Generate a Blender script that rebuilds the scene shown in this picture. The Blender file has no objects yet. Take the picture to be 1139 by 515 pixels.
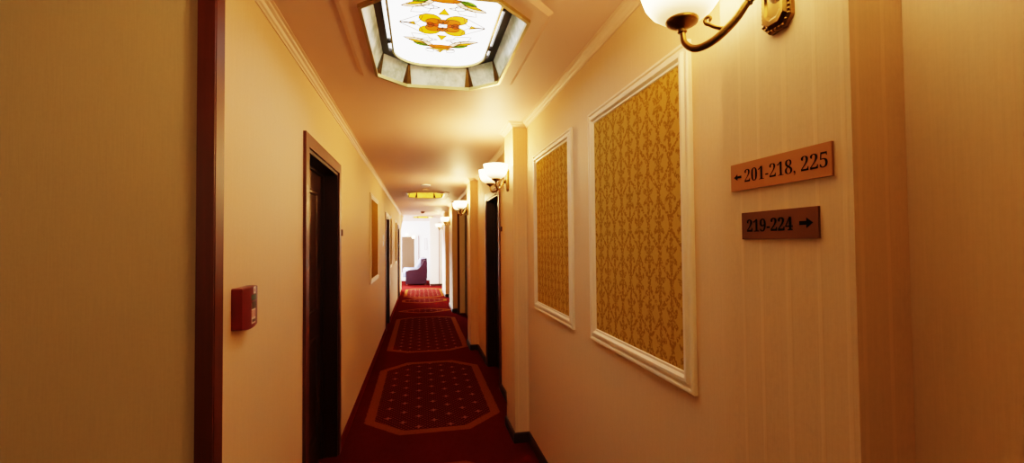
import bpy, bmesh, math, random
from mathutils import Vector, Matrix
PI = math.pi
random.seed(7)
sc = bpy.context.scene
COL = sc.collection
CAMZ = 1.56

# ------------------------------------------------------------------ node helpers
class E:
    """socket wrapper: arithmetic on it adds Math nodes"""
    def __init__(s, nt, v): s.nt, s.v = nt, v
    def op(s, o, *a):
        n = s.nt.nodes.new('ShaderNodeMath'); n.operation = o
        for i, x in enumerate((s,) + a):
            if isinstance(x, E): s.nt.links.new(x.v, n.inputs[i])
            else: n.inputs[i].default_value = x
        return E(s.nt, n.outputs[0])
    def __add__(s, o): return s.op('ADD', o)
    def __sub__(s, o): return s.op('SUBTRACT', o)
    def __mul__(s, o): return s.op('MULTIPLY', o)
    def __truediv__(s, o): return s.op('DIVIDE', o)
    def abs(s): return s.op('ABSOLUTE')
    def max(s, o): return s.op('MAXIMUM', o)
    def min(s, o): return s.op('MINIMUM', o)
    def sin(s): return s.op('SINE')
    def cos(s): return s.op('COSINE')
    def fract(s): return s.op('FRACT')
    def lt(s, o): return s.op('LESS_THAN', o)
    def gt(s, o): return s.op('GREATER_THAN', o)
    def step(s, a, b):      # smooth 0..1 between a and b
        n = s.nt.nodes.new('ShaderNodeMapRange'); n.interpolation_type = 'SMOOTHSTEP'
        s.nt.links.new(s.v, n.inputs[0]); n.inputs[1].default_value = a; n.inputs[2].default_value = b
        return E(s.nt, n.outputs[0])

def mat(name):
    m = bpy.data.materials.new(name); m.use_nodes = True
    nt = m.node_tree; b = nt.nodes['Principled BSDF']
    return m, nt, b
def coords(nt, kind='Object'):
    t = nt.nodes.new('ShaderNodeTexCoord'); s = nt.nodes.new('ShaderNodeSeparateXYZ')
    nt.links.new(t.outputs[kind], s.inputs[0])
    return t.outputs[kind], [E(nt, s.outputs[i]) for i in range(3)]
def combine(nt, x, y, z):
    n = nt.nodes.new('ShaderNodeCombineXYZ')
    for i, q in enumerate((x, y, z)):
        if isinstance(q, E): nt.links.new(q.v, n.inputs[i])
        else: n.inputs[i].default_value = q
    return n.outputs[0]
def noise(nt, vec, scale, detail=2.0, rough=.5):
    n = nt.nodes.new('ShaderNodeTexNoise'); n.inputs['Scale'].default_value = scale
    n.inputs['Detail'].default_value = detail; n.inputs['Roughness'].default_value = rough
    if vec is not None: nt.links.new(vec, n.inputs['Vector'])
    return E(nt, n.outputs['Fac'])
def mixc(nt, fac, a, b):
    n = nt.nodes.new('ShaderNodeMix'); n.data_type = 'RGBA'
    if isinstance(fac, E): nt.links.new(fac.v, n.inputs[0])
    else: n.inputs[0].default_value = fac
    for k, q in ((6, a), (7, b)):
        if isinstance(q, (tuple, list)): n.inputs[k].default_value = (*q, 1)
        else: nt.links.new(q, n.inputs[k])
    return n.outputs[2]
def bump(nt, b, h, strength=.3, dist=.002):
    n = nt.nodes.new('ShaderNodeBump'); n.inputs['Strength'].default_value = strength
    n.inputs['Distance'].default_value = dist
    nt.links.new(h.v, n.inputs['Height']); nt.links.new(n.outputs[0], b.inputs['Normal'])
def simple(name, col, rough=.5, metal=0., var=.12, scale=30., coat=0.):
    m, nt, b = mat(name)
    v, _ = coords(nt)
    f = noise(nt, v, scale, 3)
    c2 = tuple(max(0, c * (1 - var)) for c in col); c1 = tuple(min(1, c * (1 + var)) for c in col)
    nt.links.new(mixc(nt, f, c2, c1), b.inputs['Base Color'])
    b.inputs['Roughness'].default_value = rough; b.inputs['Metallic'].default_value = metal
    b.inputs['Coat Weight'].default_value = coat
    return m
def glow(name, col, strength, base=None, rough=.3):
    m, nt, b = mat(name)
    v, _ = coords(nt)
    f = noise(nt, v, 14., 3)
    b.inputs['Base Color'].default_value = (*(base or col), 1)
    nt.links.new(mixc(nt, f, tuple(c * .92 for c in col), col), b.inputs['Emission Color'])
    b.inputs['Emission Strength'].default_value = strength
    b.inputs['Roughness'].default_value = rough
    return m

# ------------------------------------------------------------------ materials
def wallpaper(name, col, band=.06):
    m, nt, b = mat(name)
    v, (x, y, z) = coords(nt)
    s = x + y
    fine = noise(nt, combine(nt, s * 260., 0., z * 9.), 1., 3, .6)
    grain = noise(nt, combine(nt, s * 90., z * 90., 0.), 1., 3, .6)
    p = ((s * (1 / .20)).fract() - .5).abs()                 # band pattern, 20 cm repeat
    line = p.step(.045, .02) * .9 + (p - .36).abs().step(.03, .012)
    dam = noise(nt, combine(nt, s * 60., z * 38., 3.), 1., 2, .6).step(.5, .62) * p.step(.14, .18) * p.step(.32, .28)
    f = fine * .55 + grain * .35
    base = mixc(nt, f, tuple(c * .80 for c in col), tuple(min(1, c * 1.13) for c in col))
    hi = mixc(nt, line * (band * 5), base, tuple(min(1, c * 1.16) for c in col))
    out = mixc(nt, dam * (band * 6), hi, tuple(c * .86 for c in col))
    nt.links.new(out, b.inputs['Base Color'])
    b.inputs['Roughness'].default_value = .62
    bump(nt, b, fine * .7 + grain * .5 + line * min(.8, band * 10), .35, .0015)
    return m
M_WALL = wallpaper('wallpaper_cream', (.70, .50, .285), .012)
M_PIL = wallpaper('wallpaper_banded', (.70, .50, .28), .075)
M_WALL_LIT = wallpaper('wallpaper_painted_lit', (.92, .74, .48), .01)  # paler copy: lamplight on the recess end is put into the colour
M_LOBBY = wallpaper('wallpaper_lobby', (.66, .56, .37), .0)

def plaster(name, col):
    m, nt, b = mat(name)
    v, _ = coords(nt)
    f = noise(nt, v, 3., 4); g = noise(nt, v, 160., 2)
    nt.links.new(mixc(nt, f, tuple(c * .93 for c in col), col), b.inputs['Base Color'])
    b.inputs['Roughness'].default_value = .55
    bump(nt, b, g, .08, .001)
    return m
M_CEIL = plaster('ceiling_plaster', (.60, .39, .30))
M_WHITE = plaster('white_plaster', (.86, .85, .84))
M_MOULD = simple('cream_moulding', (.80, .68, .50), .38, var=.05)
M_CORNICE = simple('cornice_plaster', (.66, .47, .34), .5, var=.05)

def wood(name, dark, light, rough=.42, axis='z'):
    m, nt, b = mat(name)
    v, (x, y, z) = coords(nt)
    g = noise(nt, combine(nt, (x + y) * 60., (x - y) * 60., z * 4.), 1., 4, .6)
    h = noise(nt, combine(nt, (x + y) * 8., 0., z * 1.6), 1., 2)
    nt.links.new(mixc(nt, g * .6 + h * .4, dark, light), b.inputs['Base Color'])
    b.inputs['Roughness'].default_value = rough
    b.inputs['Specular IOR Level'].default_value = .3
    return m
M_WOOD = wood('mahogany', (.045, .008, .003), (.115, .024, .007))
M_LEAF = wood('dark_door', (.010, .0025, .0015), (.026, .006, .003))
M_BASE = wood('dark_skirting', (.02, .007, .006), (.035, .011, .008))

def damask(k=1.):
    m, nt, b = mat('gold_damask')
    v, (x, y, z) = coords(nt)
    n1 = noise(nt, combine(nt, y * 75., z * 75., 0.), 1., 2) - .5
    n2 = noise(nt, combine(nt, y * 75., z * 75., 9.), 1., 2) - .5
    PU, PW = .150, .215
    u = y * (1 / PU) + n1 * .16; w = z * (1 / PW) + n2 * .12
    def cell(u, w):
        a = (u.fract() - .5) * PU; c = (w.fract() - .5) * PW
        ee = (a * a * 2.1 + c * c).op('SQRT')
        th = c.op('ARCTAN2', a * 1.45)
        lobes = ((th * 6.).cos() * -.30 + (th * 2.).cos() * -.16 + .62) * .070
        ros = (ee - lobes).step(.006, -.004)
        hole = ((ee - lobes * .45).abs()).step(.005, .002)
        stem = a.abs().step(.006, .003) * c.abs().step(.115, .10)
        return (ros - hole * .75).max(stem)
    o1 = cell(u, w); o2 = cell(u + .5, w + .5)
    tw = 2 * PI
    t1 = ((u - (w * tw).cos() * .25 + .25).fract() - .5).abs().step(.085, .05)
    t2 = ((u + (w * tw).cos() * .25 + .75).fract() - .5).abs().step(.085, .05)
    leafy = noise(nt, combine(nt, y * 120., z * 100., 2.), 1., 1.5).step(.40, .50)
    trel = t1.max(t2) * leafy
    orn = (o1.max(o2) * (leafy * .7 + .3)).max(trel)
    weave = noise(nt, combine(nt, y * 500., z * 40., 1.), 1., 2)
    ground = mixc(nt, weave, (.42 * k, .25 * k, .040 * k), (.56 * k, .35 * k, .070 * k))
    c = mixc(nt, orn * .80, ground, (.22, .112, .010))
    nt.links.new(c, b.inputs['Base Color'])
    nt.links.new((orn * -.16 + .52).v, b.inputs['Roughness'])
    b.inputs['Specular IOR Level'].default_value = .0
    bump(nt, b, orn * .6 + weave * .3, .25, .001)
    return m
M_DAMASK = damask(); M_DAMASK_DIM = damask(.5)  # left-wall copy has shade put into its colour against the strong lamplight

MEDS = [ # centre Y, half length, chamfer x, chamfer y
    (2.83, .44, .40, .34), (4.955, 1.14, .31, .31), (8.22, 1.58, .30, .20), (10.72, .36, .44, .30),
    (12.62, .52, .44, .30), (14.65, 1.30, .30, .25), (-.2, 1.3, .3, .3)]
def carpet():
    m, nt, b = mat('red_medallion_carpet')
    v, (x, y, z) = coords(nt)
    wob = (noise(nt, combine(nt, x * 26., y * 26., 0.), 1., 2) - .5) * .022
    ax = (x - .12).abs() + wob; d = None; HX = .60
    for cy, hy, cx_, cy_ in MEDS:
        ay = (y - cy).abs()
        k = cx_ * cy_ / math.hypot(cx_, cy_)
        cut = ((ax - (HX - cx_)) * (1 / cx_) + (ay - (hy - cy_)) * (1 / cy_) - 1.) * k
        q = (ax - HX).max(ay - hy).max(cut)
        d = q if d is None else d.min(q)
    border = d.step(.006, -.006) * d.step(-.092, -.080)
    inside = d.step(-.080, -.088)
    # dots and rosettes on a staggered lattice
    def lattice(px, py, r0, r1):
        r = None
        for s in (0., .5):
            a = ((x - .12) * (1 / px) + s).fract() - .5; c = (y * (1 / py) + s).fract() - .5
            q = ((a * px) * (a * px) + (c * py) * (c * py)).op('SQRT')
            r = q if r is None else r.min(q)
        return r.step(r1, r0)
    dots = lattice(.040, .052, .004, .0105)
    ros = None
    for s in (0., .5):
        a = (((x - .12) * (1 / .27) + s).fract() - .5) * .27; c = ((y * (1 / .24) + s).fract() - .5) * .24
        star = ((a.abs() * 1.5 + c.abs() * .55).min(a.abs() * .55 + c.abs() * 1.5)).step(.027, .017)
        ros = star if ros is None else ros.max(star)
    pile = noise(nt, v, 420., 2)
    soft = noise(nt, v, 2.2, 3)
    red = mixc(nt, pile * .5 + soft * .5, (.042, .0028, .0025), (.070, .0050, .0042))
    inn = mixc(nt, pile, (.030, .0018, .0018), (.055, .0034, .0032))
    c = mixc(nt, inside, red, inn)
    c = mixc(nt, inside * dots * .75, c, (.14, .034, .024))
    c = mixc(nt, inside * ros * .75, c, (.20, .066, .045))
    c = mixc(nt, border * (noise(nt, combine(nt, x * 60., y * 60., 4.), 1., 2) * .9 + .3), c, (.15, .042, .009))
    nt.links.new(c, b.inputs['Base Color'])
    b.inputs['Roughness'].default_value = .95
    b.inputs['Specular IOR Level'].default_value = .0
    bump(nt, b, pile, .5, .003)
    return m
M_CARPET = carpet()
M_CARPET_EDGE = simple('red_carpet_edge', (.12, .010, .007), .9, var=.25, scale=200)

M_CARPET_EDGE.node_tree.nodes['Principled BSDF'].inputs['Specular IOR Level'].default_value = .0
M_BRASS = simple('aged_brass', (.23, .125, .028), .33, 1., .35, 40)
M_BRASS_D = simple('dark_brass', (.10, .06, .016), .38, 1., .35, 40)
M_COPPER = simple('copper_sign_plate', (.37, .175, .062), .34, .75, .06, 8)
M_COPPER_D = simple('brown_sign_plate', (.14, .06, .022), .36, .7, .06, 8)
M_INK = simple('black_lettering', (.004, .003, .003), .8, var=.05); M_INK.node_tree.nodes['Principled BSDF'].inputs['Specular IOR Level'].default_value = .05
M_GOLD_RIM = simple('gold_came', (.36, .26, .07), .35, .7, .15)
M_LEAD = simple('lead_line', (.16, .10, .05), .6, var=.1)
M_RED = simple('alarm_red', (.135, .002, .005), .35, var=.05)
M_STICK = simple('sticker_white', (.78, .66, .55), .5, var=.05)
M_STICKG = simple('sticker_green', (.05, .09, .045), .5, var=.1)
M_STICKK = simple('sticker_dark', (.09, .07, .05), .5, var=.1)
M_STICKR = simple('sticker_red', (.55, .06, .04), .5, var=.1)
M_WPLAST = simple('white_plastic', (.92, .91, .88), .2, var=.03)
M_DPLAST = simple('dark_plastic', (.02, .01, .007), .6, var=.1)
M_BPLAST = simple('brown_plastic', (.07, .018, .010), .6, var=.1)
M_LEATHER = simple('plum_leather', (.016, .0025, .007), .45, var=.2, scale=60)
M_LEATHER.node_tree.nodes['Principled BSDF'].inputs['Specular IOR Level'].default_value = .08
M_SEAT_SHEEN = simple('leather_daylight_sheen', (.20, .22, .36), .42, var=.15, scale=12)  # blue daylight reflected by the plum leather, painted as cushion colour
M_BROWNPANEL = wood('brown_panel', (.062, .026, .008), (.10, .044, .015), .5)
M_PICT = simple('pale_print', (.70, .66, .66), .5, var=.1, scale=6)
M_GREYTRIM = simple('mauve_frame', (.16, .09, .105), .5)

def marbled(name, c1, c2, em):
    m, nt, b = mat(name)
    v, _ = coords(nt)
    f = noise(nt, v, 9., 5, .65).step(.35, .68)
    c = mixc(nt, f, c1, c2)
    nt.links.new(c, b.inputs['Base Color']); nt.links.new(c, b.inputs['Emission Color'])
    b.inputs['Emission Strength'].default_value = em; b.inputs['Roughness'].default_value = .25
    return m
M_OPAL = marbled('marbled_opal_glass', (.70, .70, .50), (.30, .32, .18), .11)
M_AMBER = marbled('amber_opal_glass', (.95, .55, .04), (.80, .36, .02), 1.0)
M_DIFF = glow('lit_white_glass', (1, .97, .93), 2.2)
M_DIFFW = glow('lit_warm_glass', (1, .72, .30), 1.0)
M_STAIN = glow('lit_milk_glass', (1, .985, .96), 3.2)
GL = {k: glow('stained_' + k, c, s) for k, c, s in (
    ('yellow', (1, .42, .0), .95), ('orange', (1, .17, .0), .62), ('deep', (1, .11, .0), .5),
    ('green', (.20, .55, .0), .55), ('peach', (1, .66, .36), 1.5), ('white', (1, .98, .95), 3.2))}

def shade_mat():
    m, nt, b = mat('frosted_lamp_glass')
    v, (x, y, z) = coords(nt, 'Generated')
    g = z.step(.02, .42)
    c = mixc(nt, g, (1, .52, .18), (1, .70, .34))
    nt.links.new(c, b.inputs['Emission Color'])
    nt.links.new((g * 9.0 + 1.3).v, b.inputs['Emission Strength'])
    b.inputs['Base Color'].default_value = (.9, .8, .65, 1); b.inputs['Roughness'].default_value = .3
    return m
M_SHADE = shade_mat()
M_BULB = glow('bulb_glow', (1, .66, .32), 20.)

# ------------------------------------------------------------------ mesh helpers
def tag(o, label=None, cat=None, group=None, kind=None):
    if label: o['label'] = label
    if cat: o['category'] = cat
    if group: o['group'] = group
    if kind: o['kind'] = kind
    return o
def empty(name, loc, rotz=0):
    o = bpy.data.objects.new(name, None); COL.objects.link(o)
    o.location = loc; o.rotation_euler = (0, 0, rotz); o.empty_display_size = .05
    return o
def obj(name, bm, m, parent=None, smooth=False, bevel=0, seg=2):
    if bevel:
        bmesh.ops.bevel(bm, geom=[e for e in bm.edges if len(e.link_faces) == 2 and e.calc_face_angle(0) > .5],
                        offset=bevel, segments=seg, affect='EDGES', profile=.5)
    bmesh.ops.recalc_face_normals(bm, faces=bm.faces)
    me = bpy.data.meshes.new(name); bm.to_mesh(me); bm.free()
    if smooth:
        for p in me.polygons: p.use_smooth = True
    o = bpy.data.objects.new(name, me); COL.objects.link(o); me.materials.append(m)
    if parent: o.parent = parent
    return o
def struct(name, bm, m, **k):
    return tag(obj(name, bm, m, **k), kind='structure')
def box(bm, x0, x1, y0, y1, z0, z1):
    v = [bm.verts.new(p) for p in ((x0, y0, z0), (x1, y0, z0), (x1, y1, z0), (x0, y1, z0), (x0, y0, z1), (x1, y0, z1), (x1, y1, z1), (x0, y1, z1))]
    for f in ((3, 2, 1, 0), (4, 5, 6, 7), (0, 1, 5, 4), (1, 2, 6, 5), (2, 3, 7, 6), (3, 0, 4, 7)):
        bm.faces.new([v[i] for i in f])
    return bm
def B(*a): return box(bmesh.new(), *a)
def loft(bm, loops, caps=True, closed=True):
    rows = [[bm.verts.new(p) for p in l] for l in loops]
    n = len(rows[0])
    for a, b in zip(rows, rows[1:]):
        for i in range(n if closed else n - 1):
            j = (i + 1) % n
            bm.faces.new((a[i], a[j], b[j], b[i]))
    if caps and closed:
        bm.faces.new(rows[0][::-1]); bm.faces.new(rows[-1])
    return bm
def lathe(bm, prof, n=32, c=(0, 0, 0), caps=True):
    return loft(bm, [[(c[0] + r * math.cos(2 * PI * i / n), c[1] + r * math.sin(2 * PI * i / n), c[2] + z) for i in range(n)] for r, z in prof], caps)
def tube(bm, pts, rad, n=12):
    pts = [Vector(p) for p in pts]; rs = rad if isinstance(rad, (list, tuple)) else [rad] * len(pts)
    loops = []; up = Vector((.123, .456, .88)).normalized()
    for i, p in enumerate(pts):
        t = (pts[min(i + 1, len(pts) - 1)] - pts[max(i - 1, 0)]).normalized()
        a = (up - t * up.dot(t)).normalized(); up = a; b = t.cross(a)
        loops.append([p + (a * math.cos(2 * PI * k / n) + b * math.sin(2 * PI * k / n)) * rs[i] for k in range(n)])
    return loft(bm, loops)
def spline(ctrl, n=8):
    P = [Vector(c) for c in ctrl]; P = [P[0] * 2 - P[1]] + P + [P[-1] * 2 - P[-2]]; out = []
    for i in range(1, len(P) - 2):
        p0, p1, p2, p3 = P[i - 1:i + 3]
        for k in range(n):
            t = k / n
            out.append(.5 * ((2 * p1) + (p2 - p0) * t + (2 * p0 - 5 * p1 + 4 * p2 - p3) * t * t + (3 * p1 - p0 - 3 * p2 + p3) * t ** 3))
    return out + [P[-2]]
def sweep_xy(bm, path, prof):
    """profile (out, z) swept along an open XY path, mitred; out points to the left of travel"""
    P = [Vector((*p, 0)) for p in path]; loops = []
    for i, p in enumerate(P):
        d0 = (p - P[i - 1]).normalized() if i else None
        d1 = (P[i + 1] - p).normalized() if i < len(P) - 1 else None
        n0 = Vector((-d0.y, d0.x, 0)) if d0 else None; n1 = Vector((-d1.y, d1.x, 0)) if d1 else None
        if n0 is None: n = n1
        elif n1 is None: n = n0
        else:
            n = n0 + n1; n = n / max(.2, (n.dot(n0)))
        loops.append([(p.x + n.x * o, p.y + n.y * o, z) for o, z in prof])
    return loft(bm, loops)
def frame_yz(bm, x, y0, y1, z0, z1, prof):
    """mitred rectangular frame on a wall of constant x; prof = (inset, out) pairs, out is added to x"""
    loops = []
    for (cy, cz, sy, sz) in ((y0, z0, 1, 1), (y1, z0, -1, 1), (y1, z1, -1, -1), (y0, z1, 1, -1)):
        loops.append([(x + o, cy + sy * i, cz + sz * i) for i, o in prof])
    rows = [[bm.verts.new(p) for p in l] for l in loops]; n = len(prof)
    for a in range(4):
        r, q = rows[a], rows[(a + 1) % 4]
        for i in range(n):
            j = (i + 1) % n
            bm.faces.new((r[i], r[j], q[j], q[i]))
    return bm
def copy_tree(o, parent=None):
    c = o.copy(); COL.objects.link(c)
    if parent: c.parent = parent
    for ch in list(o.children): copy_tree(ch, c)
    return c
Z = lambda z: z + CAMZ

# ------------------------------------------------------------------ room shell
XL, XR, XP = -.605, .84, .725
CEIL = Z(.955)
T = .24
def wall_x(name, xf, out, y0, y1, z0, z1, holes, m):
    """wall whose visible face is x = xf; its body lies toward sign(out)"""
    bm = bmesh.new()
    ys = sorted({y0, y1, *[h[0] for h in holes], *[h[1] for h in holes]})
    for a, b in zip(ys, ys[1:]):
        hs = [h for h in holes if h[0] <= a and h[1] >= b]
        x0, x1 = sorted((xf, xf + out))
        if not hs: box(bm, x0, x1, a, b, z0, z1)
        else:
            h = hs[0]
            if h[3] < z1: box(bm, x0, x1, a, b, h[3], z1)
            if h[2] > z0: box(bm, x0, x1, a, b, z0, h[2])
    bmesh.ops.remove_doubles(bm, verts=bm.verts, dist=1e-5)
    seen = {}
    for f in list(bm.faces):
        k = tuple(sorted(v.index for v in f.verts)) if False else frozenset(f.verts)
        seen.setdefault(k, []).append(f)
    dead = [f for l in seen.values() if len(l) > 1 for f in l]
    if dead: bmesh.ops.delete(bm, geom=dead, context='FACES_ONLY')
    return struct(name, bm, m)

struct('floor', B(-6, 5, -3.4, 21, -.1, 0), M_CARPET)

def octagon(hx, hy, cx_, cy_, k=0):
    """half sizes hx, hy; cx_/cy_ = half length of the end and side edges"""
    return [(-cx_, -hy), (cx_, -hy), (hx, -cy_), (hx, cy_), (cx_, hy), (-cx_, hy), (-hx, cy_), (-hx, -cy_)]
OCT = octagon(.345, .517, .188, .372)
LAMPS = [(.1125, 2.195), (.115, 8.86), (.115, 16.25)]
# ceiling sheet with the three lamp holes
bm = bmesh.new(); edges = []
def ring(bm, pts, z):
    v = [bm.verts.new((x, y, z)) for x, y in pts]
    return [bm.edges.new((v[i], v[(i + 1) % len(v)])) for i in range(len(v))]
edges += ring(bm, [(-6, -3.4), (5, -3.4), (5, 21), (-6, 21)], CEIL)
for lx, ly in LAMPS: edges += ring(bm, [(lx + x, ly + y) for x, y in OCT], CEIL)
bmesh.ops.triangle_fill(bm, use_beauty=True, edges=edges)
struct('ceiling', bm, M_CEIL)

D1 = (2.62, 3.56, 0, Z(.535)); DR = (4.77, 5.68, 0, Z(.545)); D3 = (8.40, 9.24, 0, Z(.50)); D4 = (12.87, 13.8, 0, Z(.46))
NICHE = (7.35, 10.12, 0, Z(.70))
wall_x('wall_left', XL, -T, 1.55, 15.2, 0, CEIL + .1, [D1, D3, D4], M_WALL)
wall_x('wall_right', XR, T, -3.0, 16.8, 0, CEIL + .1, [DR, NICHE], M_WALL)
struct('wall_lobby', B(-4.2, -.648, 1.508, 1.75, 0, CEIL + .1), M_LOBBY)
struct('wall_lobby_side', B(-4.4, -4.2, -3.2, 1.75, 0, CEIL + .1), M_LOBBY)
struct('wall_rear', B(-4.4, 1.1, -3.2, -3.0, 0, CEIL + .1), M_LOBBY)
# recess in the right wall: back and sides behind the opening
bm = bmesh.new(); box(bm, XR + T, XR + T + .12, 7.2, 10.3, 0, CEIL); struct('wall_recess', bm, M_WALL)
struct('wall_recess_end', B(XR + .012, XR + T, 10.104, 10.118, 0, Z(.70)), M_WALL_LIT)
struct('trim_13', B(.69, .715, 16.955, 16.98, .07, Z(.80)), M_GREYTRIM)
# lounge
struct('wall_lounge_far', B(-4.2, 1.4, 19.6, 19.8, 0, CEIL + .1), M_WHITE)
struct('wall_lounge_partition', B(.36, XR + .3, 16.98, 17.16, 0, CEIL + .1), M_WHITE)
struct('wall_lounge_front', B(-4.0, XL - .001, 15.2, 15.4, 0, CEIL + .1), M_WHITE)
struct('wall_lounge_right', B(1.14, 1.34, 17.16, 19.6, 0, CEIL + .1), M_WHITE)
bm = bmesh.new()
for a in ((15.4, 16.3, 0, CEIL + .1), (18.9, 19.6, 0, CEIL + .1), (16.3, 18.9, 0, .5), (16.3, 18.9, 2.35, CEIL + .1)): box(bm, -4.2, -4.0, a[0], a[1], a[2], a[3])
struct('wall_lounge_left', bm, M_WHITE)
w = tag(obj('window_1', frame_yz(bmesh.new(), -4.1, 16.3, 18.9, .5, 2.35, [(0, -.04), (.06, -.04), (.06, .04), (0, .04)]), M_WPLAST), kind='structure')
obj('mullion', B(-4.13, -4.07, 17.57, 17.63, .56, 2.29), M_WPLAST, w)

# pilasters (part of the right wall) and the lobby corner post
PIL = [(.632, .965), (3.475, 3.82), (6.59, 7.0), (10.3, 11.35), (13.3, 15.0)]
for k, (a, b) in enumerate(PIL):
    struct('trim_%d' % (k + 1), B(XP, XR - .0005, a, b, 0, CEIL), M_PIL)
bm = B(-.648, -.6005, 1.487, 1.5495, 0, CEIL)
box(bm, -.6035, -.5985, 1.494, 1.552, 0, CEIL)
struct('trim_6', bm, M_WOOD, bevel=.002)
# octagonal raised border round the near ceiling lamps
def plate(name, lx, ly):
    bm = bmesh.new()
    big = octagon(.437, .61, .245, .425); mid = octagon(.415, .588, .236, .416)
    L = lambda o, z: [(lx + x, ly + y, z) for x, y in o]
    loft(bm, [L(big, CEIL), L(mid, CEIL - .015), L(OCT, CEIL - .015), L(OCT, CEIL + .004)], caps=False)
    struct(name, bm, M_CEIL)
plate('trim_7', *LAMPS[0]); plate('trim_8', *LAMPS[1]); plate('trim_9', *LAMPS[2])
# cornices
CP = [(0, CEIL), (0, CEIL - .038), (.006, CEIL - .038), (.009, CEIL - .030), (.016, CEIL - .026), (.022, CEIL - .016), (.033, CEIL - .011), (.036, CEIL - .004), (.048, CEIL - .003), (.048, CEIL)]
right_path = [(XR, -3.0)]
for a, b in PIL: right_path += [(XR, a), (XP, a), (XP, b), (XR, b)]
right_path += [(XR, 16.98)]
struct('trim_10', sweep_xy(bmesh.new(), right_path, CP), M_CORNICE)
struct('trim_11', sweep_xy(bmesh.new(), [(-.5, 15.2), (XL, 15.2), (XL, 1.55)][1:], CP), M_CORNICE)
# skirting
BP = [(0, 0), (.014, 0), (.014, .068), (.009, .078), (0, .078)]
def runs(path, cuts):
    return path
segs = [[(XR, -3.0), (XR, .632), (XP, .632), (XP, .965), (XR, .965), (XR, 3.475), (XP, 3.475), (XP, 3.82), (XR, 3.82), (XR, 4.70)],
        [(XR, 5.75), (XR, 6.59), (XP, 6.59), (XP, 7.0), (XR, 7.0), (XR, 7.30)],
        [(XR, 10.17), (XR, 10.3), (XP, 10.3), (XP, 11.35), (XR, 11.35), (XR, 13.3), (XP, 13.3), (XP, 15.0), (XR, 15.0), (XR, 16.98)]]
bm = bmesh.new()
for s in segs: sweep_xy(bm, s, BP)
sweep_xy(bm, [(XR + .0, 10.12), (XR + T, 10.12)][::-1], [(o, z) for o, z in BP])
struct('baseboard_right', bm, M_BASE)
bm = bmesh.new()
BL = [(0, 0), (.020, 0), (.012, .03), (.010, .062), (0, .066)]
for a, b in ((15.2, 13.87), (12.80, 9.31), (8.33, 3.63), (2.55, 1.555)): sweep_xy(bm, [(XL, a), (XL, b)], BL)
struct('baseboard_left', bm, M_CARPET_EDGE)
struct('baseboard_lounge', B(.36, XR, 16.962, 16.98, 0, .07), M_BASE)
# white corbel on the end of the left wall, by the lounge
bm = bmesh.new()
loft(bm, [[(XL, 14.95, z), (XL + o, 14.95, z), (XL + o, 15.2, z), (XL, 15.2, z)] for z, o in ((Z(.50), .012), (Z(.56), .03), (Z(.66), .038), (Z(.72), .06), (Z(.86), .075), (Z(.915), .10))])
struct('trim_12', bm, M_WHITE)

# ------------------------------------------------------------------ doors
def door(n, xf, s, hole, leaf_depth=.11, cw=.072, leaf=True):
    """s = +1 when the corridor lies at larger x than the wall face"""
    y0, y1, z0, z1 = hole
    r = empty('door_%d' % n, (0, 0, 0)); tag(r, kind='structure')
    pr = .016 * s
    def bx(a, b): return tuple(sorted((xf + a * s, xf + b * s)))
    bm = bmesh.new()
    lo, hi = bx(0, .016)
    # mitred casing
    for quad in (((y0 - cw, 0), (y0, 0), (y0, z1), (y0 - cw, z1 + cw)), ((y1, 0), (y1 + cw, 0), (y1 + cw, z1 + cw), (y1, z1)), ((y0 - cw, z1 + cw), (y0, z1), (y1, z1), (y1 + cw, z1 + cw))):
        loft(bm, [[(x, y, z) for y, z in quad] for x in (lo, hi)])
    obj('casing', bm, M_WOOD, r, bevel=.003)
    bm = bmesh.new(); lo, hi = bx(-T, .004)
    box(bm, lo, hi, y0, y0 + .02, 0, z1); box(bm, lo, hi, y1 - .02, y1, 0, z1); box(bm, lo, hi, y0 + .02, y1 - .02, z1 - .02, z1)
    lo, hi = bx(-leaf_depth + .0, -leaf_depth + .02)   # stop
    box(bm, lo, hi, y0 + .02, y0 + .035, 0, z1 - .02); box(bm, lo, hi, y1 - .035, y1 - .02, 0, z1 - .02); box(bm, lo, hi, y0 + .035, y1 - .035, z1 - .035, z1 - .02)
    obj('jamb', bm, M_LEAF, r)
    if leaf:
        lo, hi = bx(-leaf_depth - .042, -leaf_depth - .002)
        bm = B(lo, hi, y0 + .023, y1 - .023, .006, z1 - .023)
        obj('leaf', bm, M_LEAF, r, bevel=.003)
        # raised panels on the corridor face
        for za, zb in ((.18, .92), (1.08, z1 - .16)):
            obj('leaf_panel', frame_yz(bmesh.new(), xf - (leaf_depth + .002) * s, y0 + .14, y1 - .14, za, zb, [(0, 0), (.012, .007 * s), (.026, .007 * s), (.034, 0)]), M_LEAF, r)
    return r
door(1, XL, 1, D1); door(2, XR, -1, DR); door(3, XL, 1, D3); door(4, XL, 1, D4)
# recess doorway on the right: dark corner casing and a dark door on its back wall
r = empty('door_5', (0, 0, 0)); tag(r, kind='structure')
bm = bmesh.new()
box(bm, XR - .016, XR + .03, 10.10, 10.165, .0, Z(.70)); box(bm, XR - .016, XR + .03, 7.305, 7.37, 0, Z(.70)); box(bm, XR - .016, XR + .03, 7.37, 10.10, Z(.655), Z(.70))
obj('casing', bm, M_WOOD, r)
obj('leaf', B(.987, XR + T - .001, 8.0, 10.095, .004, Z(.62)), M_LEAF, r, bevel=.003)

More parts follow.
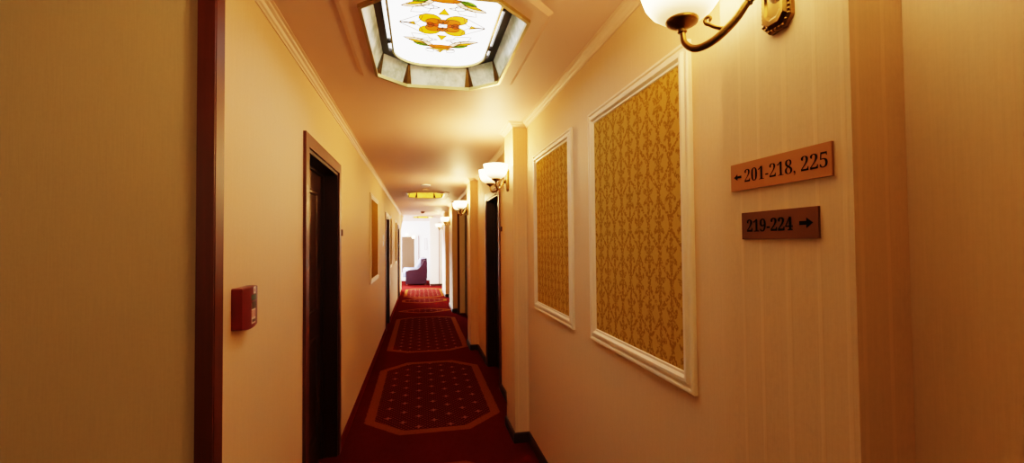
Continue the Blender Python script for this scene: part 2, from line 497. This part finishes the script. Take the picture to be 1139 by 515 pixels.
# ------------------------------------------------------------------ wall panels with damask
PANEL = [(0, 0), (0, .012), (.004, .017), (.012, .017), (.016, .011), (.026, .011), (.032, .020), (.042, .020), (.050, .010), (.058, .010), (.062, .004), (.062, 0)]
def panel(label, xf, s, y0, y1, z0, z1):
    r = empty('wall_panel', (xf, (y0 + y1) / 2, z0)); tag(r, label, 'wall panel', 'gold damask panels along the corridor walls')
    ly, h = (y1 - y0) / 2, z1 - z0
    obj('panel_frame', frame_yz(bmesh.new(), 0, -ly, ly, 0, h, [(i, o * s) for i, o in PANEL]), M_MOULD, r)
    a, b = sorted((.001 * s, .006 * s))
    obj('damask_fabric', B(a, b, -ly + .058, ly - .058, .058, h - .058), M_DAMASK if s < 0 else M_DAMASK_DIM, r)
    return r
ZA, ZB = Z(-.478), Z(.637)
panel('large gold damask wall panel in cream moulding nearest the brass room signs', XR, -1, 1.258, 2.112, ZA, ZB)
panel('gold damask wall panel in cream moulding on right wall beside the second pilaster', XR, -1, 2.378, 3.220, ZA - .006, ZB + .006)
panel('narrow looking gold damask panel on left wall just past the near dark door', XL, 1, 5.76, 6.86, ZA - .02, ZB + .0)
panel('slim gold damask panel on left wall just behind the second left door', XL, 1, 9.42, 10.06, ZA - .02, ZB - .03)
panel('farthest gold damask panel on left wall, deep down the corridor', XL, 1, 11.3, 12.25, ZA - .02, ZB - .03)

# ------------------------------------------------------------------ wall sconces
def plate_oct(hw, hh, c): return [(-hw + c, -hh), (hw - c, -hh), (hw, -hh + c * 1.1), (hw, hh - c * 1.1), (hw - c, hh), (-hw + c, hh), (-hw, hh - c * 1.1), (-hw, -hh + c * 1.1)]
def make_sconce():
    """origin on the wall at the plate centre, projecting toward -x, arms to +y and -y"""
    r = empty('wall_sconce', (0, 0, 0))
    L = lambda hw, hh, c, x: [(x, y, z) for y, z in plate_oct(hw, hh, c)]
    bp = obj('backplate', loft(bmesh.new(), [L(.037, .093, .017, 0), L(.037, .093, .017, -.009), L(.031, .086, .0145, -.012), L(.027, .080, .013, -.020), L(.020, .071, .011, -.020), L(.016, .065, .009, -.016)]), M_BRASS, r, bevel=.0012)
    bm = bmesh.new(); o = plate_oct(.0335, .089, .0155)
    for i in range(8):
        a, b = Vector(o[i]), Vector(o[(i + 1) % 8]); n = max(2, int((b - a).length / .008))
        for k in range(n):
            p = a + (b - a) * (k / n)
            bmesh.ops.create_icosphere(bm, subdivisions=1, radius=.0034, matrix=Matrix.Translation((-.0115, p.x, p.y)))
    obj('beading', bm, M_BRASS, bp, smooth=True)
    bm = lathe(bmesh.new(), [(.004, 0), (.013, .002), (.013, .010), (.009, .014), (.011, .022), (.008, .030), (.001, .034)], 20)
    bmesh.ops.rotate(bm, verts=bm.verts, cent=(0, 0, 0), matrix=Matrix.Rotation(-PI / 2, 3, 'Y'))
    bmesh.ops.translate(bm, verts=bm.verts, vec=(-.022, 0, -.008))
    obj('boss', bm, M_BRASS_D, r, smooth=True)
    bx, by = -.130, .145                       # bowl axis
    for s in (1, -1):
        pts = spline([(-.026, .004 * s, -.020), (-.038, .018 * s, -.012), (-.050, .032 * s, -.022), (-.066, .052 * s, -.052), (-.090, .086 * s, -.080), (-.112, .120 * s, -.086), (-.127, .140 * s, -.066), (bx, by * s, -.036)], 8)
        arm = obj('arm', tube(bmesh.new(), pts, [.0062 + .0028 * math.sin(PI * i / (len(pts) - 1)) for i in range(len(pts))], 14), M_BRASS, r, smooth=True)
        # scroll: leaves the arm and curls up
        base = Vector((-.070, .058 * s, -.064)); dirv = Vector((-.55, .83 * s, 0)).normalized(); pp = [base]
        for k in range(1, 9): pp.append(base + dirv * (.0058 * k) + Vector((0, 0, .0006 * k + .00030 * k * k)))
        c0 = pp[-1] + Vector((0, 0, .010))
        for k in range(1, 15):
            a = -PI / 2 + k * .42; rr = .010 * (1 - k / 20)
            pp.append(c0 + dirv * (rr * math.cos(a)) + Vector((0, 0, rr * math.sin(a))))
        obj('scroll', tube(bmesh.new(), pp, [.0052 - .0020 * i / len(pp) for i in range(len(pp))], 10), M_BRASS, arm, smooth=True)
        bm = bmesh.new()
        for q in (15,):
            t = (pts[q + 1] - pts[q - 1]).normalized()
            rot = t.to_track_quat('Z', 'Y').to_matrix().to_4x4()
            m = Matrix.Translation(pts[q]) @ rot
            n0 = len(bm.verts)
            lathe(bm, [(.006, -.004), (.0105, -.002), (.0105, .002), (.006, .004)], 14)
            bm.verts.ensure_lookup_table()
            bmesh.ops.transform(bm, matrix=m, verts=bm.verts[n0:])
            if q == 14 or True: break
        obj('collar', bm, M_BRASS, arm, smooth=True)
        obj('cup', lathe(bmesh.new(), [(.0075, -.042), (.011, -.039), (.009, -.035), (.013, -.031), (.022, -.026), (.034, -.019), (.037, -.014), (.036, -.010), (.030, -.008)], 28, (bx, by * s, 0)), M_BRASS, r, smooth=True)
        out = [(.030, -.012), (.050, -.004), (.068, .010), (.082, .030), (.0905, .055), (.0945, .082), (.096, .097), (.099, .101)]
        inn = [(.096, .101), (.092, .096), (.090, .080), (.086, .055), (.077, .031), (.063, .013), (.046, .001), (.028, -.006)]
        sh = obj('shade', lathe(bmesh.new(), out + inn, 40, (bx, by * s, 0)), M_SHADE, r, smooth=True)
        bl = obj('bulb', lathe(bmesh.new(), [(.002, .012), (.012, .016), (.022, .034), (.024, .046), (.018, .062), (.006, .070), (.001, .0705)], 16, (bx, by * s, 0)), M_BULB, r, smooth=True)
    return r
SC = [(.780, 'brass wall sconce with frosted glass bowl above the two brass room signs', 1.0),
      (3.665, 'brass two-arm wall sconce on the pilaster beside the far end of the right-hand panels', 1.0),
      (6.82, 'brass wall sconce on the third pilaster, just past the right-hand dark door', 1.0),
      (10.95, 'brass wall sconce on the fourth pilaster down the corridor', 1.0),
      (14.6, 'farthest brass wall sconce, lit against the white lounge wall', 1.0)]
SZ = Z(.521)
def sconce_lights(y, w, k=(1, 1)):
    for s, f in zip((1, -1), k):
        l = bpy.data.lights.new('sconce_light', 'POINT'); l.energy = w * f; l.color = (1, .515, .165); l.shadow_soft_size = .03
        o = bpy.data.objects.new('sconce_light', l); COL.objects.link(o); o.location = (XP - .130, y + .145 * s, SZ + .125)
proto = make_sconce()
for i, (y, lab, f) in enumerate(SC):
    o = proto if i == 0 else copy_tree(proto)
    o.location = (XP, y, SZ); tag(o, lab, 'wall lamp', 'brass wall sconces on the right-hand pilasters')
    sconce_lights(y, 13., (1, .3) if i == 0 else (1, 1))

# ------------------------------------------------------------------ octagonal ceiling lamps
def flat(bm, pts, z, t=.002):
    return loft(bm, [[(x, y, z) for x, y in pts], [(x, y, z - t) for x, y in pts]])
def ell(cx, cy, rx, ry, rot=0, n=26):
    c, s = math.cos(rot), math.sin(rot)
    return [(cx + rx * math.cos(a) * c - ry * math.sin(a) * s, cy + rx * math.cos(a) * s + ry * math.sin(a) * c) for a in [2 * PI * i / n for i in range(n)]]
def leafshape(x0, y0, x1, y1, w, bend=0, n=10):
    a, b = Vector((x0, y0)), Vector((x1, y1)); d = b - a; nn = Vector((-d.y, d.x)).normalized()
    up, dn = [], []
    for i in range(n + 1):
        t = i / n; m = a + d * t + nn * (bend * math.sin(PI * t)); ww = w * math.sin(PI * t) ** .8
        up.append(tuple(m + nn * ww)); dn.append(tuple(m - nn * ww))
    return up + dn[-2:0:-1]
def rrect(hx, hy, r, n=10):
    out = []
    for cx, cy, a0 in ((hx - r, hy - r, 0), (-hx + r, hy - r, PI / 2), (-hx + r, -hy + r, PI), (hx - r, -hy + r, 1.5 * PI)):
        out += [(cx + r * math.cos(a0 + PI / 2 * i / n), cy + r * math.sin(a0 + PI / 2 * i / n)) for i in range(n + 1)]
    return out
RISE, INS = .115, .036
def make_ceiling_lamp(near):
    r = empty('ceiling_lamp', (0, 0, 0))
    top = octagon(.345 - INS, .517 - INS, .188 - INS * .45, .372 - INS * .45)
    L3 = lambda o, z: [(x, y, z) for x, y in o]
    sc_ = lambda o, d: [(x * (1 - d / .345), y * (1 - d / .517)) for x, y in o]
    # brass rim at ceiling level
    obj('rim', loft(bmesh.new(), [L3(sc_(OCT, -.004), -.014), L3(sc_(OCT, -.004), .004), L3(sc_(OCT, .010), .004), L3(sc_(OCT, .010), -.014), L3(sc_(OCT, -.004), -.014)], caps=False), M_GOLD_RIM, r)
    g = M_OPAL if near else M_AMBER
    for i in range(8):
        j = (i + 1) % 8
        a, b, c, d = Vector((*OCT[i], .002)), Vector((*OCT[j], .002)), Vector((*top[j], RISE)), Vector((*top[i], RISE))
        nrm = (b - a).cross(d - a).normalized()
        if nrm.x * a.x + nrm.y * a.y > 0: nrm = -nrm
        obj('glass_panel', loft(bmesh.new(), [[a, b, c, d], [p - nrm * .004 for p in (a, b, c, d)]]), g, r)
        # tapering brass corner post, standing just inside the glass
        e = (b - a).normalized(); e0 = (Vector((*OCT[i], .002)) - Vector((*OCT[i - 1], .002))).normalized()
        inw = Vector((-a.x, -a.y, 0)).normalized() * .003
        q = [a - e0 * .030 + inw, a + inw * 1.5, a + e * .030 + inw, d + e * .006 + inw, d + inw * 1.5, d - e0 * .006 + inw]
        bm = bmesh.new()
        loft(bm, [[q[0], q[1], q[4], q[5]], [p - inw * 1. for p in (q[0], q[1], q[4], q[5])]])
        loft(bm, [[q[1], q[2], q[3], q[4]], [p - inw * 1. for p in (q[1], q[2], q[3], q[4])]])
        obj('corner_post', bm, M_BRASS_D, r)
    i1 = sc_(top, .040)
    obj('inner_frame', loft(bmesh.new(), [L3(sc_(top, -.004), RISE), L3(sc_(top, -.004), RISE + .028), L3(i1, RISE + .028), L3(i1, RISE), L3(sc_(top, -.004), RISE)], caps=False), M_LEAF if near else M_WOOD, r)
    obj('diffuser', loft(bmesh.new(), [L3(sc_(top, .015), RISE + .022), L3(sc_(top, .015), RISE + .032)]), M_DIFF if near else M_DIFFW, r)
    if near:
        for sx in (-1, 1):
            for sy in (-1, 1):
                obj('clip', lathe(bmesh.new(), [(.002, -.012), (.012, -.008), (.013, 0), (.010, .008), (.008, .014)], 14, (sx * .266, sy * .215, RISE + .008)), M_DPLAST, r, smooth=True)
    zp = RISE - .004
    R = [(x, y - .035) for x, y in rrect(.246, .490, .17)]
    sp = obj('stained_panel', loft(bmesh.new(), [L3(R, zp), L3(R, zp + .020)]), M_STAIN if near else M_DIFFW, r)
    Ro = [(x, y - .035) for x, y in rrect(.254, .498, .178)]; Ri = [(x, y - .035) for x, y in rrect(.244, .488, .168)]
    obj('panel_rim', loft(bmesh.new(), [L3(Ro, zp - .013), L3(Ro, zp + .022), L3(Ri, zp + .022), L3(Ri, zp - .013), L3(Ro, zp - .013)], caps=False), M_GOLD_RIM, sp)
    if near:
        outl = []
        def warp(p): return [(x, (y * 1.06 if abs(y) < .11 else y + math.copysign(.035, y)) - .035) for x, y in p]
        def piece(nm, col, pts, lvl=0):
            z = zp - .0006 - .0007 * lvl; pts = warp(pts)
            obj(nm, flat(bmesh.new(), pts, z, .0006), GL[col], sp); outl.append((pts, z - .0012))
        for sx in (-1, 1):
            for sy in (-1, 1):
                piece('petal', 'yellow', ell(sx * .062, sy * .052, .052, .042, sx * sy * .25), 0)
        for sx, sy in ((1, 1), (-1, 1), (-1, -1), (1, -1)):
            piece('inner_petal', 'orange', ell(sx * .040, sy * .026, .042, .031, sx * sy * .1), 1)
        for s in (-1, 1):
            piece('inner_petal', 'deep', ell(s * .060, 0, .018, .022), 2)
            piece('inner_petal', 'orange', ell(0, s * .042, .026, .014), 2)
        piece('flower_centre', 'white', [(-.020, -.016), (.020, -.016), (.020, .016), (-.020, .016)], 3)
        for s in (-1, 1):
            # garland at each end
            piece('leaf', 'peach', leafshape(-.19, s * .118, -.03, s * .205, .024, -s * .012), 0)
            piece('leaf', 'peach', leafshape(.19, s * .118, .03, s * .205, .024, s * .012), 0)
            piece('leaf', 'yellow', leafshape(-.17, s * .135, -.06, s * .205, .013, -s * .008), 1)
            piece('leaf', 'yellow', leafshape(.17, s * .135, .06, s * .205, .013, s * .008), 1)
            piece('leaf', 'green', leafshape(-.140, s * .168, -.062, s * .200, .015), 2)
            piece('leaf', 'green', leafshape(.140, s * .168, .062, s * .200, .015), 2)
            piece('garland_petal', 'orange', ell(0, s * .195, .066, .020), 3)
            piece('garland_petal', 'yellow', leafshape(-.075, s * .225, .075, s * .225, .010, s * .004), 2)
            piece('small_leaf', 'yellow', [(0, s * .272), (-.026, s * .255), (.0, s * .248), (.018, s * .236)], 1)
            piece('small_leaf', 'yellow', [(-.024, s * .098), (.0, s * .125), (.026, s * .098)], 1)
            piece('small_leaf', 'yellow', [(s * .135, -.018), (s * .172, .0), (s * .128, .014)], 1)
        bm = bmesh.new()
        def line(pts, z, closed=True, w=.0020):
            p = [(x, y, z) for x, y in pts]
            if closed: p = p + [p[0]]
            tube(bm, p, w, 5)
        for pts, z in outl: line(pts, z)
        for s in (-1, 1):
            for t in (-1, 1):
                line(warp(leafshape(s * .205, t * .0, s * .095, t * .085, .022, t * s * .02)), zp - .001)
                line(warp(ell(s * .075, t * .135, .030, .022, .5 * s * t)), zp - .001)
                line(warp(leafshape(s * .02, t * .125, s * .15, t * .10, .016, t * s * .01)), zp - .001)
                line(warp(ell(s * .055, t * .255, .024, .018, -.5 * s * t)), zp - .001)
        obj('lead_line', bm, M_LEAD, sp)
    return r
l1 = make_ceiling_lamp(True); l1.location = (*LAMPS[0], Z(.94))
tag(l1, 'octagonal ceiling lamp with flowered stained glass panel, nearest overhead', 'ceiling lamp', 'octagonal recessed ceiling lamps')
l2 = make_ceiling_lamp(False); l2.location = (*LAMPS[1], Z(.94))
tag(l2, 'octagonal ceiling lamp with glowing amber glass sides, halfway down the corridor', 'ceiling lamp', 'octagonal recessed ceiling lamps')
l3 = copy_tree(l2); l3.location = (*LAMPS[2], Z(.94))
tag(l3, 'smallest looking amber ceiling lamp, at the far lounge end', 'ceiling lamp', 'octagonal recessed ceiling lamps')

# ------------------------------------------------------------------ room signs on the first pilaster
def letters(s, size, m, parent, name, h, yscale=1., thin=0.):
    cu = bpy.data.curves.new('lettering', 'FONT'); cu.body = s; cu.size = size; cu.offset = thin; cu.extrude = .0004; cu.align_x = 'LEFT'
    t = bpy.data.objects.new('tmp', cu); COL.objects.link(t)
    bpy.context.view_layer.update()
    me = bpy.data.meshes.new_from_object(t.evaluated_get(bpy.context.evaluated_depsgraph_get()))
    bpy.data.objects.remove(t); bpy.data.curves.remove(cu)
    return me
SER = {str(i): chr(0x1D7CE + i) for i in range(10)}
def sign(label, y0, y1, z0, z1, text, ty0, ty1, th, arrow, plate_m, thin):
    """y0 is the left (far) edge as seen from the corridor, y runs down to y1"""
    r = empty('room_sign', (XP, (y0 + y1) / 2, (z0 + z1) / 2)); tag(r, label, 'sign', 'brass room number signs on the pilaster')
    w, h = y0 - y1, z1 - z0
    obj('plate', B(-.005, 0, -w / 2, w / 2, -h / 2, h / 2), plate_m, r, bevel=.0008)
    me = letters(''.join(SER.get(c, c) for c in text), 1., M_INK, r, 'lettering', th, thin=thin)
    xs = [v.co.x for v in me.vertices]; ys = [v.co.y for v in me.vertices]
    a, b = min(xs), max(xs); dig_h = .0
    yc = (min(y for y in ys) + max(ys)) / 2
    kx = (ty0 - ty1) / (b - a); kz = th / .70
    for v in me.vertices:
        px, py, pz = v.co
        v.co = (-.0052 - (pz + .0004) * .6, (ty0 - (px - a) * kx) - (y0 + y1) / 2, (py - .35) * kz)
    me.materials.append(M_INK)
    o = bpy.data.objects.new('lettering', me); COL.objects.link(o); o.parent = r
    ay0, ay1, d, t = arrow            # tail/head extents, direction -1 = toward far end (left)
    c = (ay0 + ay1) / 2 - (y0 + y1) / 2; L = abs(ay0 - ay1) / 2
    sh = [(-L, -t), (0.05 * L, -t), (0.05 * L, -2.6 * t), (L, 0), (.05 * L, 2.6 * t), (.05 * L, t), (-L, t)]
    bm = bmesh.new()
    loft(bm, [[(x, c - d * q[0], q[1]) for q in sh] for x in (-.0051, -.0056)])
    obj('arrow', bm, M_INK, r)
    return r
sign('upper copper sign reading 201-218, 225 with arrow pointing left', .932, .667, Z(.115), Z(.177), '201-218, 225', .886, .675, .0285, (.921, .897, -1, .0028), M_COPPER, -.012)
sign('lower brown sign reading 219-224 with arrow pointing right', .899, .698, Z(.003), Z(.063), '219-224', .882, .756, .0265, (.740, .709, 1, .0038), M_COPPER_D, .0)

# ------------------------------------------------------------------ small wall fittings
# red alarm box on the left wall
r = empty('alarm_call_box', (XL, 1.700, Z(-.212))); tag(r, 'red fire alarm call box on left wall between wooden post and dark door', 'fire alarm')
w, h = .071, .069
bm = bmesh.new(); n = 12
prof = []
for i in range(n + 1):
    a = -1 + 2 * i / n
    prof.append((w * a, .033 + .006 * math.cos(a * PI / 2)))
# housing: rounded front that bows outward; lower edge curved down
loops = []
for k, zz in enumerate((-1, -.96, .96, 1)):
    ins = .004 if k in (0, 3) else 0
    row = [(-.001, -w + ins, zz * h), (-.001, w - ins, zz * h)]
    row += [(x - ins, y * (1 - ins / w), zz * h - (.006 * math.cos(y / w * PI / 2) if zz < 0 else -.002 * math.cos(y / w * PI / 2))) for y, x in prof[::-1]]
    loops.append(row)
obj('housing', loft(bm, loops), M_RED, r, smooth=False)
def front(name, m, y0, y1, z0, z1, lift=.0008):
    bm = bmesh.new(); q = 6; A = []; Bq = []
    for i in range(q + 1):
        y = y0 + (y1 - y0) * i / q; x = .033 + .006 * math.cos(y / w * PI / 2) + lift
        A.append((x, y, z0)); Bq.append((x, y, z1))
    loft(bm, [A, Bq], caps=False, closed=False); obj(name, bm, m, r)
front('sticker', M_STICK, .012, .038, .044, .068); front('sticker_mark', M_STICKR, .020, .029, .050, .061, .0014)
front('label_strip', M_STICKG, -.010, .050, .022, .041)
front('instruction_label', M_STICK, -.006, .036, -.058, .012)
front('label_heading', M_STICKK, -.006, .048, -.008, .016, .0013)
front('label_mark', M_STICKR, -.003, .004, -.036, -.012, .0014); front('label_mark', M_STICKR, .012, .017, -.036, -.012, .0014); front('label_mark', M_STICKR, .024, .031, -.036, -.012, .0014)
front('label_footer', M_STICKK, -.003, .033, -.053, -.043, .0014)

def switch(label, y, z):
    r = empty('light_switch', (XL, y, z)); tag(r, label, 'light switch', 'white switches by the second left door')
    obj('switch_plate', B(0, .009, -.055, .055, -.04, .04), M_WPLAST, r, bevel=.003)
    obj('rocker', B(.009, .013, -.03, .03, -.028, .028), M_WPLAST, r, bevel=.002)
switch('upper white light switch beside the second left doorway', 7.82, Z(.112))
switch('lower white light switch beside the second left doorway', 7.82, Z(.008))
def reader(label, xf, s, y, z, wy):
    r = empty('card_reader', (xf, y, z)); tag(r, label, 'card reader', 'dark card readers by the room doors')
    a, b = sorted((-.002 * s, .018 * s)); obj('housing', B(a, b, -wy, wy, -.025, .025), M_BPLAST, r, bevel=.004)
    a, b = sorted((.018 * s, .0195 * s)); obj('reader_face', B(a, b, -wy * .6, wy * .6, -.014, .016), M_DPLAST, r)
reader('small dark card reader on left wall beside the near dark door', XL, 1, 3.685, Z(.09), .022)
reader('small dark card reader on right wall beside the dark doorway', XR, -1, 4.62, Z(.145), .022)

# ceiling fittings
def disc(name, label, cat, x, y, prof, m, trim=None):
    r = empty(name, (x, y, CEIL)); tag(r, label, cat)
    obj('body', lathe(bmesh.new(), prof, 28), m, r, smooth=True)
    if trim: obj('base_ring', lathe(bmesh.new(), trim[0], 28), trim[1], r, smooth=True)
disc('ceiling_spotlight', 'pale round ceiling fitting above the corridor before the amber lamp', 'ceiling fitting', .095, 7.40, [(.04, -.020), (.07, -.018), (.078, -.004), (.078, 0)], M_WPLAST, ([(.060, -.0225), (.066, -.022), (.066, -.016), (.060, -.016)], M_GREYTRIM))
disc('ceiling_vent', 'low round ceiling disc just in front of the amber lamp', 'ceiling fitting', .10, 8.02, [(.03, -.026), (.062, -.022), (.072, -.004), (.072, 0)], M_CEIL, ([(.02, -.030), (.03, -.030), (.03, -.024), (.02, -.024)], M_GREYTRIM))
disc('smoke_detector', 'small dark smoke detector on ceiling between the two amber lamps', 'smoke detector', .085, 13.6, [(.022, -.064), (.045, -.056), (.056, -.034), (.056, -.014), (.066, -.012), (.066, 0)], M_BPLAST)

# ------------------------------------------------------------------ lounge furniture
def cushion(name, m, parent, x0, x1, y0, y1, z0, z1, bev=.05):
    return obj(name, B(x0, x1, y0, y1, z0, z1), m, parent, smooth=True, bevel=min(bev, .45 * min(x1 - x0, y1 - y0, z1 - z0)), seg=4)
r = empty('lounge_sofa', (-.13, 18.1, 0)); tag(r, 'plum leather sofa seen from its side in the bright lounge', 'sofa')
def arm(yc):
    pr = [(-.40, .06), (.37, .06), (.405, .50), (.40, .84), (.36, .93), (.29, .94), (.22, .80), (.12, .66), (.0, .60), (-.30, .575), (-.40, .52)]
    bm = loft(bmesh.new(), [[(x, yc - .11, z) for x, z in pr], [(x, yc + .11, z) for x, z in pr]])
    return obj('arm', bm, M_LEATHER, r, smooth=False, bevel=.025, seg=3)
arm(-.78); arm(.78)
cushion('base', M_LEATHER, r, -.38, .30, -.67, .67, .06, .30, .03)
cushion('backrest', M_LEATHER, r, .16, .40, -.67, .67, .25, .98, .07)
for y in (-.335, .335):
    cushion('seat_cushion', M_SEAT_SHEEN, r, -.50, .16, y - .33, y + .33, .30, .60, .07)
    bm = loft(bmesh.new(), [[(x, yy, z) for x, z in ((-.10, .58), (.20, .58), (.34, 1.0), (.24, 1.02), (.10, .95))] for yy in (y - .33, y + .33)])
    obj('back_cushion', bm, M_SEAT_SHEEN, r, smooth=True, bevel=.04, seg=3)
for sx in (-.34, .34):
    for y in (-.8, .8): obj('leg', lathe(bmesh.new(), [(.018, 0), (.022, .03), (.026, .062)], 12, (sx, y, 0)), M_WOOD, r, smooth=True)
# brown panel and lamps on the far lounge wall
r = empty('lounge_wall_panel', (-.49, 19.6, 0)); tag(r, 'tall brown panel on the far lounge wall behind the sofa', 'wall panel')
obj('board', B(-.26, .27, -.04, 0, .35, Z(.30)), M_BROWNPANEL, r, bevel=.004)
obj('edge_strip', B(.27, .30, -.05, 0, .35, Z(.30)), M_WHITE, r)
r = empty('lounge_picture', (.25, 19.6, Z(-.02))); tag(r, 'slim pale framed picture on bright lounge wall right of the sofa', 'picture')
obj('picture_frame', loft(bmesh.new(), [[(x, y, z) for x, z in ((-.05, -.25), (.05, -.25), (.05, .25), (-.05, .25))] for y in (-.02, 0)]), M_GREYTRIM, r)
obj('print', B(-.038, .038, -.023, -.0201, -.238, .238), M_PICT, r)
r = empty('lounge_post', (-.055, 19.6, 0)); tag(r, 'thin mauve upright strip on the far lounge wall beside the brown panel', 'wall strip')
obj('strip', B(-.018, .018, -.03, .002, 0, Z(.34)), M_GREYTRIM, r)
lr = empty('lounge_wall_lamp', (-.40, 19.55, Z(.29))); tag(lr, 'small two-globe wall lamp over the brown lounge panel', 'wall lamp')
obj('arm', tube(bmesh.new(), spline([(-.14, -.10, .03), (-.1, -.07, -.02), (0, .01, 0), (.1, -.07, -.05), (.14, -.10, -.07)], 6), .012, 8), M_BRASS, lr, smooth=True)
for x, z in ((-.14, .09), (.14, -.01)):
    bm = bmesh.new(); bmesh.ops.create_uvsphere(bm, u_segments=16, v_segments=10, radius=.07, matrix=Matrix.Translation((x, -.10, z)))
    obj('globe', bm, M_SHADE, lr, smooth=True)

# ------------------------------------------------------------------ light
def area(loc, rot, sx, sy, w, col, name='daylight_fill'):
    l = bpy.data.lights.new(name, 'AREA'); l.shape = 'RECTANGLE'; l.size = sx; l.size_y = sy; l.energy = w; l.color = col
    o = bpy.data.objects.new(name, l); COL.objects.link(o); o.location = loc; o.rotation_euler = rot
    return o
area((-3.95, 17.6, 1.5), (0, -PI / 2, 0), 1.8, 2.5, 620, (.93, .96, 1))       # daylight through the lounge window
area((-2.2, 16.3, 2.4), (.5, 0, -.5), 1.2, 1.0, 150, (.95, .97, 1))  # added fill over the lounge floor and partition, no window here
l = bpy.data.lights.new('lobby_fill', 'POINT'); l.energy = 13; l.color = (1, .70, .32); l.shadow_soft_size = .25  # added unseen fill behind the camera, brightens the lobby wall
o = bpy.data.objects.new('lobby_fill', l); COL.objects.link(o); o.location = (-2.3, -1.6, 2.1)
l = bpy.data.lights.new('lounge_fill_spot', 'SPOT'); l.energy = 9000; l.color = (1, .97, .93); l.spot_size = math.radians(42); l.spot_blend = .8; l.shadow_soft_size = .3  # added spot hidden inside the lounge, brightens the carpet at its entrance
o = bpy.data.objects.new('lounge_fill_spot', l); COL.objects.link(o); o.location = (-1.35, 19.3, 2.3)
o.rotation_euler = (Vector((.05, 14.9, 0)) - Vector(o.location)).to_track_quat('-Z', 'Y').to_euler()
wd = bpy.data.worlds.new('World'); sc.world = wd; wd.use_nodes = True
wd.node_tree.nodes['Background'].inputs[0].default_value = (.8, .9, 1, 1)
wd.node_tree.nodes['Background'].inputs[1].default_value = .3

# ------------------------------------------------------------------ camera
cam = bpy.data.cameras.new('camera'); cam.sensor_width = 36; cam.lens = 500 / 1139 * 36; cam.clip_start = .02
co = bpy.data.objects.new('camera', cam); COL.objects.link(co); sc.camera = co
yaw, pitch, roll = math.radians(11.5946), math.radians(1.4400), math.radians(.52)
F = Vector((math.sin(yaw) * math.cos(pitch), math.cos(yaw) * math.cos(pitch), math.sin(pitch)))
Rv = Vector((math.cos(yaw), -math.sin(yaw), 0)); U = Rv.cross(F)
R2 = Rv * math.cos(roll) - U * math.sin(roll); U2 = Rv * math.sin(roll) + U * math.cos(roll)
co.matrix_world = Matrix(((R2.x, U2.x, -F.x, 0), (R2.y, U2.y, -F.y, 0), (R2.z, U2.z, -F.z, CAMZ), (0, 0, 0, 1)))
sc.view_settings.view_transform = 'Filmic'
sc.view_settings.look = 'Medium High Contrast'
sc.view_settings.exposure = 0.9
sc.cycles.use_denoising = True
sc.cycles.max_bounces = 10
sc.cycles.diffuse_bounces = 6
sc.cycles.sample_clamp_indirect = 6
